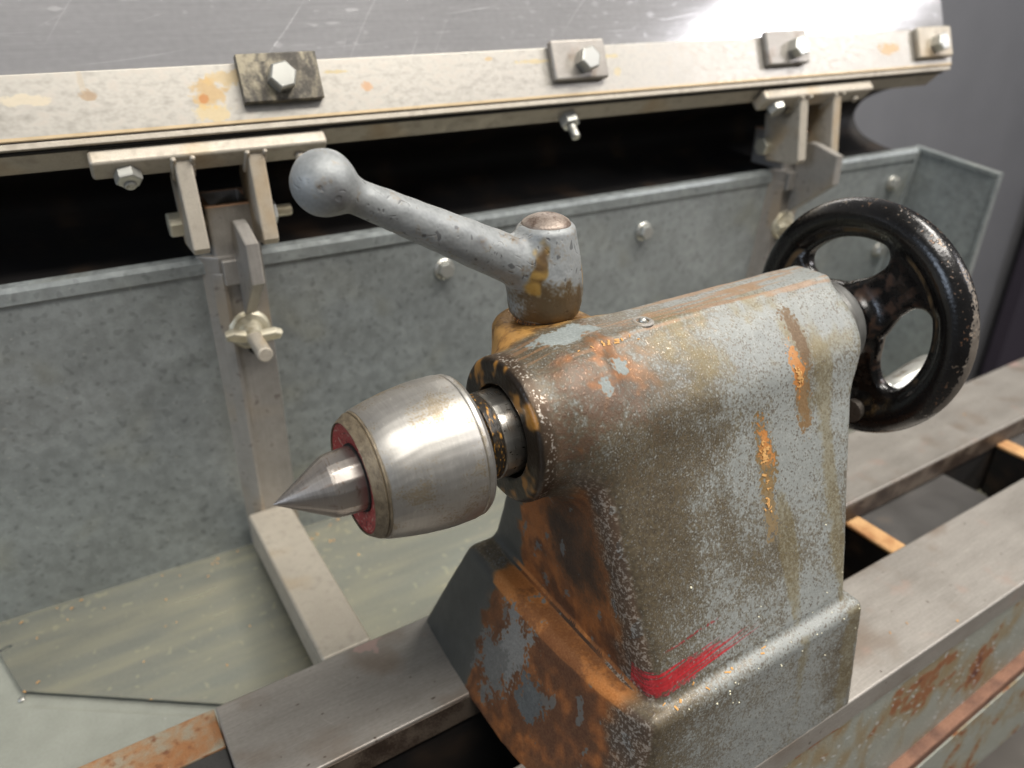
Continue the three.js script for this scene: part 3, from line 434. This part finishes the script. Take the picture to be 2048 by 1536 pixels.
  // red marker stroke along the foot of the pedestal, running out to the right
  const t = (x - 0.482) / 0.18; if (t > -0.1 && t < 1.1 && y < 0.3 && y > 0.18 && z > -0.5) {
    const mid = 0.2275 + 0.01 * t, hh = 0.0155 * (1 - 0.6 * t), st = n3(x * 10, (y - 0.02 * t) * 330, 5), st2 = n3(x * 26, (y - 0.02 * t) * 520, 15);
    const k = ss(1.15, 0.7, Math.abs(y - mid) / hh + 0.5 * st + 0.35 * st2 + 0.3 * f3) * ss(0.0, 0.03, t + 0.03 * st2) * ss(1.0, 0.35, t + 0.45 * st + 0.2 * st2) * ss(0.204, 0.209, y + 0.002 * st2) * ss(-0.75, -0.1, 0.5 * f4 + 0.5 * f3 + 0.4 * st2 + 0.1);
    const thin = ss(0.0022, 0.0008, Math.abs(y - 0.262 - 0.014 * t + 0.002 * f2)) * ss(0.15, 0.3, t) * ss(0.75, 0.6, t) * ss(-0.2, 0.2, f3); col = mix(col, mix([200, 32, 42], [146, 34, 38], cl(0.5 + 0.6 * st)).map((q) => q + 16 * f4), Math.max(k * 0.86, thin * 0.5));
  }
  return [col, ro, me, he];
}
const TS = thing('tailstock', 'grey painted cast iron tailstock with rusty end, clamped on the lathe bed', 'tailstock', [0, 0, 0]);
{
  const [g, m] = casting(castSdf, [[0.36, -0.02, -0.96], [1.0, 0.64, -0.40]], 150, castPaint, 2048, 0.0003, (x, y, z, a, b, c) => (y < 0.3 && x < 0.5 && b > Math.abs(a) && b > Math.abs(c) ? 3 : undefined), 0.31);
  part('body_casting', g, m, TS);
  const turned = surface(1024, 512, (u, v) => { const a = fbm(u * 8, v * 4, 2, 3), l = n3(u * 14, v * 300, 5), s = scratch(u * 60, v * 20, 0, 3), p = ss(0.56, 0.62, n3(u * 90, v * 40, 11)); let k = 168 + 10 * a + 8 * l - 30 * s; return [mix([k, k * 0.985, k * 0.95], [30, 24, 18], p), 0.3 + 0.06 * a + 0.05 * l + 0.2 * p, 0.95, 0.5 + 0.1 * l - 0.3 * p]; }, 0.00004);
  const oily = surface(512, 256, (u, v) => { const a = fbm(u * 30, v * 14, 2, 4); return [mix([26, 20, 12], [178, 128, 48], ss(0.0, 0.4, a)), 0.5, 0.1, 0.5 + 0.4 * a]; }, 0.0006);
  const q = part('quill', lathe([[0.378, 0], [0.378, 0.05], [0.381, 0.0535], [0.46, 0.0535], [0.46, 0]]), turned, TS, 'bright turned steel quill');
  part('quill_end', lathe([[0.364, 0], [0.364, 0.044], [0.3665, 0.051], [0.379, 0.0525], [0.379, 0]]), oily, q, 'blackened quill end dusted with wood');
  for (const c of [q, q.children[0]]) c.geometry.translate(0, c === q ? AX0 : AX0, AZ0);
  const oc = part('oil_cup', at(lathe([[0, 0], [0, 0.014], [0.004, 0.0145], [0.006, 0.012], [0.0055, 0.0085], [0.003, 0.008], [0.003, 0]], 32, 'y'), 0, 0, 0), postSteel, TS); oc.geometry.translate(0.605, 0.6118, -0.664);
  const ball = part('oiler_ball', new THREE.SphereGeometry(0.0055, 16, 12), zinc, oc); ball.geometry.translate(0.605, 0.6158, -0.664);

  // clamp lever
  const H = [0.525, 0.655, -0.765], B = [0.2515, 0.812, -0.765];
  const leverSdf = (x, y, z) => {
    const r = len2(x - H[0], z - H[2]), t = cl((y - 0.607) / 0.13), R = 0.0405 + 0.0105 * Math.sin(Math.PI * Math.pow(t, 0.62)) - 0.0065 * t;
    const hub = sdCyl(r, y - 0.669, R, 0.06, 0.008);
    const bx = B[0] - H[0], by = B[1] - H[1], L = len2(bx, by), e = [B[0] - bx / L * 0.01, B[1] - by / L * 0.01, B[2]];
    let d = smin(hub, sdCone(x, y, z, [H[0], H[1] + 0.008, H[2]], e, 0.0325, 0.0172), 0.018);
    return smin(d, len3(x - B[0], y - B[1], z - B[2]) - 0.034, 0.012) + 0.0006 * n3(x * 60, y * 60, z * 60);
  };
  const leverPaint = (x, y, z, nx, ny, nz) => {
    const f1 = fbm(x * 14, y * 14, z * 14, 3), f2 = fbm(x * 46, y * 46, z * 46, 2), f4 = n3(x * 260, y * 260, z * 260), al = (x * 0.86 - y * 0.5), ac = x * 0.5 + y * 0.86;
    let col = [138, 141, 141].map((q) => q + 18 * f1 + 14 * f2 + 8 * f4), ro = 0.56 + 0.14 * f2, me = 0.35;
    const dn = n3(al * 50 + 30 * f1, ac * 150 + z * 60, z * 50), dent = ss(0.55, 0.7, dn + 0.3 * f2) * 0.8, nick = ss(0.55, 0.7, n3(al * 150 + ac * 60, ac * 90 - al * 40, z * 130) + 0.3 * f1); col = mix(col, [58, 58, 60], Math.max(dent, nick) * 0.5 * ss(0.27, 0.29, x));
    col = mix(col, [176, 178, 180], 0.5 * ss(0.28, 0.5, f2 + 0.3 * f4)); col = mix(col, [92, 92, 94], 0.6 * ss(0.15, 0.5, -f1 + 0.3 * f2));
    const st = ss(0.46, 0.5, x) * ss(0.69, 0.635, y + 0.03 * f1 + 0.5 * (x - 0.512)); const k = ss(0.1, 0.8, st + 0.8 * f2 + 0.3 * f4); col = mix(col, [74, 54, 28], k * 0.85); me = lerp(me, 0.2, k); ro = lerp(ro, 0.4, k);
    const gold = ss(1.1, 0.7, len2((x - 0.494 - 0.3 * (y - 0.685)) / 0.011, (y - 0.685) / 0.036) + 0.9 * f2 + 0.3 * f1) * ss(-0.765, -0.75, z); col = mix(col, mix([166, 128, 58], [84, 60, 30], ss(-0.1, 0.3, f2 + 0.3 * f1)), gold * 0.85);
    return [col, ro, me, 0.5 + 0.12 * f2 + 0.06 * f4 - 0.35 * dent];
  };
  const [lg, lm] = casting(leverSdf, [[0.2, 0.59, -0.83], [0.58, 0.86, -0.7]], 96, leverPaint, 1024, 0.0007);
  const lv = part('clamp_lever', lg, lm, TS, 'grey ball-ended clamp lever with brown oil stains');
  const capSdf = (x, y, z) => { const X = x - H[0], Z = z - H[2], r = len2(X, Z), a = 0.75, u = X * Math.cos(a) - Z * Math.sin(a); return smax(smax(sdCyl(r, y - 0.727, 0.0318, 0.016, 0.003), len3(X, y - 0.692, Z) - 0.0492, 0.004), -Math.max(Math.abs(u - 0.01) - 0.0032, 0.73 - y), 0.0015); };
  const [cg, cm] = casting(capSdf, [[0.487, 0.707, -0.803], [0.563, 0.783, -0.727]], 72, (x, y, z) => { const a = fbm(x * 60, y * 60, z * 60, 3), c = n3(x * 400, y * 400, z * 400); return [mix([136, 124, 114], [92, 76, 66], ss(-0.2, 0.5, a + 0.3 * c)), 0.5, 0.5, 0.5 + 0.3 * a + 0.2 * c]; }, 512, 0.0003);
  part('cap_screw', cg, cm, lv, 'slotted screw cap on the lever hub');
  const ringMat = surface(512, 64, (u, v) => { const a = fbm(u * 40, v * 4, 2, 3), k = Math.sin(u * Math.PI * 120) * (0.5 + a); return [mix([66, 42, 20], [176, 112, 48], ss(-0.3, 0.5, a + 0.3 * k)), 0.45, 0.2, 0.5 + 0.4 * k * ss(0.4, 0.7, v)]; }, 0.0005);
  const col = part('lever_collar', lathe([[0, 0], [0, 0.0385], [0.003, 0.0395], [0.006, 0.037], [0.016, 0.0365], [0.016, 0]], 64, 'y'), ringMat, lv); col.geometry.translate(H[0], 0.6015, H[2]);

  // handwheel
  const WX = 1.068, WR = 0.1655, ang = [49, -70, 170].map((a) => a * Math.PI / 180);
  const wheelSdf = (x, y, z) => {
    const X = x - WX, Y = y - AX0 + 0.004, Z = z - AZ0, r = len2(Y, Z);
    const rim = len2((r - WR) / 1.0, X / 1.1) - 0.0248, lip = sdCyl(0, X - 0.002, 0.1, 0.012, 0.004) * 0 + sdBox(r - 0.139, X - 0.002, 0, 0.008, 0.012, 0.01, 0.004);
    let d = smin(rim, lip, 0.008);
    let s = 9; ang.forEach((a) => { const u = Z * Math.cos(a) + Y * Math.sin(a), v = -Z * Math.sin(a) + Y * Math.cos(a), w = 0.037 + 0.02 * ss(0.09, 0.14, u) + 0.012 * ss(0.08, 0.03, u); s = Math.min(s, sdBox(u - 0.075, v, X + lerp(0.016, -0.002, cl(u / 0.14)), 0.085, w, 0.0135, 0.012)); });
    d = smin(d, s, 0.024);
    const hub = Math.min(sdCyl(r, X + 0.02, 0.046, 0.044, 0.01), sdCyl(r, X + 0.06, 0.052 - 0.25 * Math.max(-X - 0.05, 0), 0.02, 0.008));
    d = smin(d, hub, 0.03);
    const u = Z - 0.146 * Math.cos(ang[1]), v = Y - 0.146 * Math.sin(ang[1]); return smin(d, sdCyl(len2(u, v), X, 0.024, 0.022, 0.006), 0.014);
  };
  const wheelPaint = (x, y, z, nx, ny, nz) => {
    const Y = y - AX0, Z = z - AZ0, r = len2(Y, Z), th = Math.atan2(Y, Z), f1 = fbm(x * 16, y * 16, z * 16, 3), f2 = fbm(x * 60, y * 60, z * 60, 3), f4 = n3(x * 240, y * 240, z * 240), f5 = n3(th * 22, r * 70, x * 70);
    let col = [17, 16, 16].map((q) => q + 4 * f1), ro = 0.26 + 0.08 * f2, me = 0, he = 0.6 + 0.1 * f4;
    const f7 = fbm(th * 40, r * 240, x * 240, 2), chip = ss(0.34, 0.46, 0.75 * f7 + 0.35 * f2 + 0.22 * ss(0.168, 0.184, r) * ss(-0.6, 0.2, Math.sin(th + 0.6)) - 0.08); col = mix(col, mix([150, 140, 124], [116, 82, 60], ss(-0.3, 0.3, f1)), chip * 0.9); he -= 0.3 * chip; ro = lerp(ro, 0.45, chip); me = lerp(me, 0.4, chip);
    const outer = ss(0.1868, 0.1895, r + 0.0024 * f7 + 0.0016 * f2) * ss(0.02, -0.02, -Math.sin(th) - 0.5);
    const w = ss(0.3, 0.8, outer + 0.3 * f7); col = mix(col, [142, 132, 120].map((q) => q + 18 * f2 + 10 * f4), w * 0.75); ro = lerp(ro, 0.5, w); me = lerp(me, 0.3, w);
    const sp = ss(0.13, 0.11, r); const bz = ss(-0.1, 0.45, f2 + 0.4 * f1) * sp; col = mix(col, [92, 68, 54], bz * 0.75); me = lerp(me, 0.5, bz * 0.6); ro = lerp(ro, 0.4, bz);
    const dust = ss(0.0, 0.4, f1 + 0.4 * f2 + 0.15) * ss(0.006, 0.002, Math.abs(r - 0.1395)); col = mix(col, [118, 92, 56], dust * 0.7); ro = lerp(ro, 0.8, dust);
    const d2 = ss(0.02, 0.0, Math.abs(r - 0.146)) * ss(-0.6, -0.9, Math.sin(th)) * ss(-0.2, 0.3, f2); col = mix(col, [112, 88, 54], d2 * 0.8);
    return [col, ro, me, he];
  };
  const [wg, wm] = casting(wheelSdf, [[0.975, 0.312, -0.872], [1.115, 0.712, -0.476]], 128, wheelPaint, 1024, 0.0004, (x, y, z, a, b, c) => { const Y = y - AX0, Z = z - AZ0; return (Y * b + Z * c) / len2(Y, Z) < 2.1 ? 2 : undefined; });
  const W = part('handwheel', wg, wm, TS, 'black three-spoked handwheel with chipped paint');
  const pz = AZ0 + 0.146 * Math.cos(ang[1]), py = AX0 - 0.004 + 0.146 * Math.sin(ang[1]);
  part('handle_pin', at(cyl(0.0185, 0.014, 'x', 32, 0.12), WX - 0.036, py, pz), surface(256, 256, (u, v) => { const a = fbm(u * 8, v * 8, 2, 4); return [[96 + 24 * a, 90 + 24 * a, 84 + 24 * a], 0.4, 0.5, 0.5 + 0.4 * a]; }, 0.0002), W);
  part('crank_handle', at(lathe([[0, 0], [0, 0.018], [0.014, 0.022], [0.03, 0.02], [0.06, 0.024], [0.1, 0.03], [0.145, 0.033], [0.17, 0.028], [0.184, 0.016], [0.188, 0]], 40, 'x'), WX + 0.022, py + 0.016, pz + 0.004), zinc, W, 'bright crank handle pointing away');
  part('hub_collar', at(lathe([[0, 0], [0, 0.07], [0.004, 0.073], [0.02, 0.073], [0.024, 0.06], [0.024, 0]], 56, 'x'), 0.97, AX0, AZ0), surface(256, 128, (u, v) => { const a = fbm(u * 10, v * 8, 2, 4); return [[120 + 30 * a, 120 + 30 * a, 118 + 30 * a], 0.4, 0.5, 0.5 + 0.4 * a]; }, 0.0003), W);
}
{ // live centre in the quill
  const t = thing('live_center', 'bright steel live center with conical point and dark red seal, stuck in the tailstock quill', 'live center', [0.365, AX0, AZ0]);
  const P = (pts) => lathe(pts.map(([x, r]) => [x - 0.365, r]), 96);
  const BS = scratches(2048, 1024, 900, 0.035, (r) => (r - 0.5) * 1.4, 0.01, 5);
  const ground = surface(2048, 1024, (u, v) => {
    const a = fbm(u * 10, v * 6, 2, 4), l = n3(u * 10, v * 500, 5), l2 = n3(u * 24, v * 160, 15); const sc = BS(u, v);
    const stain = ss(0.05, 0.5, fbm(u * 14, v * 7, 24, 3) + 0.4 * n3(u * 220, v * 120, 6)); let k = 168 + 8 * a + 7 * l + 6 * l2; let c = [k, k * 0.985, k * 0.955]; c = mix(c, [138, 124, 100], stain * 0.7); c = mix(c, [232, 230, 222], sc * 0.8);
    const line = ss(0.004, 0.001, Math.abs(v - 0.735 - 0.003 * n3(u * 30, 0, 3))); c = mix(c, [222, 218, 208], line * 0.6);
    return [c, 0.48 + 0.05 * a + 0.04 * l + 0.1 * stain + 0.08 * sc, 0.95, 0.5 + 0.1 * l + 0.25 * sc];
  }, 0.00003);
  const cone = surface(1024, 512, (u, v) => { const a = fbm(u * 12, v * 6, 2, 4), l = n3(u * 8, v * 300, 5), b = fbm(u * 26, v * 16, 9, 3); let k = 168 + 10 * l; let c = mix([k, k * 0.965, k * 0.93], [128, 112, 100], 0.8 * ss(0.1, 0.6, b)); return [c, 0.38 + 0.08 * b + 0.05 * l, 0.95, 0.5 + 0.12 * l]; }, 0.00003);
  const red = surface(512, 512, (u, v) => { const a = fbm(u * 40, v * 14, 2, 3), b = n3(u * 120, v * 60, 7); let c = [140, 38, 36].map((q) => q + 14 * b); c = mix(c, [158, 122, 108], ss(0.05, 0.4, a)); c = mix(c, [58, 22, 20], ss(0.15, 0.45, -a)); return [c, 0.55, 0, 0.5 + 0.3 * a + 0.2 * b]; }, 0.0004);
  const grime = surface(512, 256, (u, v) => { const a = fbm(u * 30, v * 8, 2, 4), b = n3(u * 160, v * 60, 7); return [mix([122, 110, 90], [88, 78, 64], ss(-0.3, 0.6, a + 0.5 * b)), 0.5, 0.35, 0.5 + 0.3 * b]; }, 0.0003);
  const b = part('center_body', P([[0.231, 0.05], [0.231, 0.0725], [0.233, 0.0738], [0.252, 0.0785], [0.275, 0.0830], [0.298, 0.0858], [0.31, 0.0866], [0.334, 0.0866], [0.337, 0.0858], [0.338, 0.0846], [0.3395, 0.0855], [0.344, 0.0852], [0.3485, 0.0825], [0.351, 0.077], [0.353, 0.06], [0.353, 0.0]]), ground, t);
  part('center_point', P([[0.1286, 0], [0.1289, 0.0004], [0.186, 0.0333], [0.189, 0.0345], [0.195, 0.0354], [0.21, 0.0364], [0.224, 0.0368], [0.224, 0]]), cone, t);
  part('seal', P([[0.224, 0.0372], [0.2215, 0.0385], [0.2205, 0.042], [0.2192, 0.052], [0.2165, 0.06], [0.2168, 0.0622], [0.226, 0.0625]]), red, t, 'scuffed dark red seal ring');
  part('seal_lip', P([[0.224, 0.0369], [0.2195, 0.037], [0.219, 0.0388], [0.224, 0.0395]]), black, t);
  part('retaining_ring', P([[0.226, 0.0626], [0.2158, 0.0626], [0.215, 0.0634], [0.2165, 0.0648], [0.2215, 0.0682], [0.2262, 0.0712], [0.2274, 0.0698], [0.2286, 0.0718], [0.2308, 0.0722], [0.2308, 0.05]]), grime, t);
}

// ---------------------------------------------------------------- wood dust and crumbs lying on things
{
  const flake = (L, w) => { const g = new THREE.PlaneGeometry(L, w, 4, 1), p = g.attributes.position; for (let i = 0; i < p.count; i++) p.setZ(i, 0.35 * L * (0.5 - (p.getX(i) / L) ** 2 * 3) * 0.4 + 0.0006); g.computeVertexNormals(); return g; };
  const land = (g, x, y, z) => { let v = [x, y, z], n = [0, 1, 0]; for (let t = 0; t < 12; t++) { const e = 0.001, d = castSdf(...v); n = [castSdf(v[0] + e, v[1], v[2]) - castSdf(v[0] - e, v[1], v[2]), castSdf(v[0], v[1] + e, v[2]) - castSdf(v[0], v[1] - e, v[2]), castSdf(v[0], v[1], v[2] + e) - castSdf(v[0], v[1], v[2] - e)]; const l = len3(...n) || 1; n = n.map((q) => q / l); v = v.map((q, k) => q - n[k] * d * 0.9); } return settle(g, v, n); };
  const settle = (g, v, n) => { g.rotateZ(rnd() * 6.28); const m = new THREE.Matrix4().makeRotationFromQuaternion(new THREE.Quaternion().setFromUnitVectors(new THREE.Vector3(0, 0, 1), new THREE.Vector3(...n))); m.setPosition(...v); g.applyMatrix4(m); return g; };
  const wood = [], crumbs = [], gauss = () => rnd() + rnd() + rnd() - 1.5;
  for (const [cx, cy, cz, sx, sy, k] of [[0.803, 0.535, -0.565, 0.006, 0.02, 26], [0.728, 0.452, -0.545, 0.007, 0.018, 34], [0.724, 0.4, -0.525, 0.007, 0.03, 16], [0.6, 0.22, -0.455, 0.12, 0.01, 10], [0.55, 0.62, -0.66, 0.05, 0.01, 14]])
    for (let i = 0; i < k; i++) wood.push(land(flake(0.0035 + 0.006 * rnd() * rnd(), 0.0012 + 0.0022 * rnd()), cx + sx * gauss(), cy + sy * gauss(), cz + 0.02));
  for (let i = 0; i < 26; i++) wood.push(settle(flake(0.004 + 0.007 * rnd(), 0.0014 + 0.0025 * rnd()), [0.45 + 2.2 * rnd() * rnd(), 0.0006, rnd() < 0.5 ? -0.425 - 0.16 * rnd() : -0.755 - 0.16 * rnd()].map((q, i2) => q), [0, 1, 0]));
  for (let i = 0; i < 110; i++) { const x = -0.48 + 1.5 * rnd(), z = i < 50 ? 0.005 + 0.06 * rnd() * rnd() : 0.55 * rnd(); if (x < -0.2 && z > 0.19 + (x + 0.48) * 0.55) continue; const k = 0.45 + rnd() * 0.5, f = flake((0.004 + 0.006 * rnd()) * k, 0.003 * k); wood.push(settle(f, rear(x, -0.1055 - 0.1377 * (z + 0.012) + 0.002, z), [0, 0.99, 0.13])); }
  for (let i = 0; i < 30; i++) { const g = new THREE.IcosahedronGeometry(0.0009 + 0.0011 * rnd() * rnd(), 0); crumbs.push(land(g, 0.52 + 0.36 * rnd(), 0.12 + 0.25 * rnd() * rnd() + 0.08 * rnd(), -0.41)); }
  const a = mergeGeometries(wood), b = mergeGeometries(crumbs);
  const tag = (name, g, m, label) => { const o = part(name, g, m, scene); o.userData = { kind: 'stuff', label, category: 'wood dust' }; };
  tag('wood_chips', a, new THREE.MeshPhysicalMaterial({ color: new THREE.Color(0.5, 0.27, 0.09), roughness: 0.8, side: THREE.DoubleSide }), 'tiny orange and tan wood shavings stuck to the tailstock and ways');
  tag('wood_crumbs', b, new THREE.MeshPhysicalMaterial({ color: new THREE.Color(0.72, 0.68, 0.5), roughness: 0.5 }), 'pale pin-sized wood crumbs on the tailstock front');
}

// ---------------------------------------------------------------- scale to metres
{
  const done = new Set();
  scene.traverse((o) => { o.position.multiplyScalar(S); if (o.geometry && !done.has(o.geometry)) { done.add(o.geometry); o.geometry.scale(S, S, S); } if (o.isRectAreaLight) { o.width *= S; o.height *= S; } if (o.isMesh) o.castShadow = o.receiveShadow = true; });
  camera.position.multiplyScalar(S);
  scene.updateMatrixWorld(true);
}
renderer.render(scene, camera);
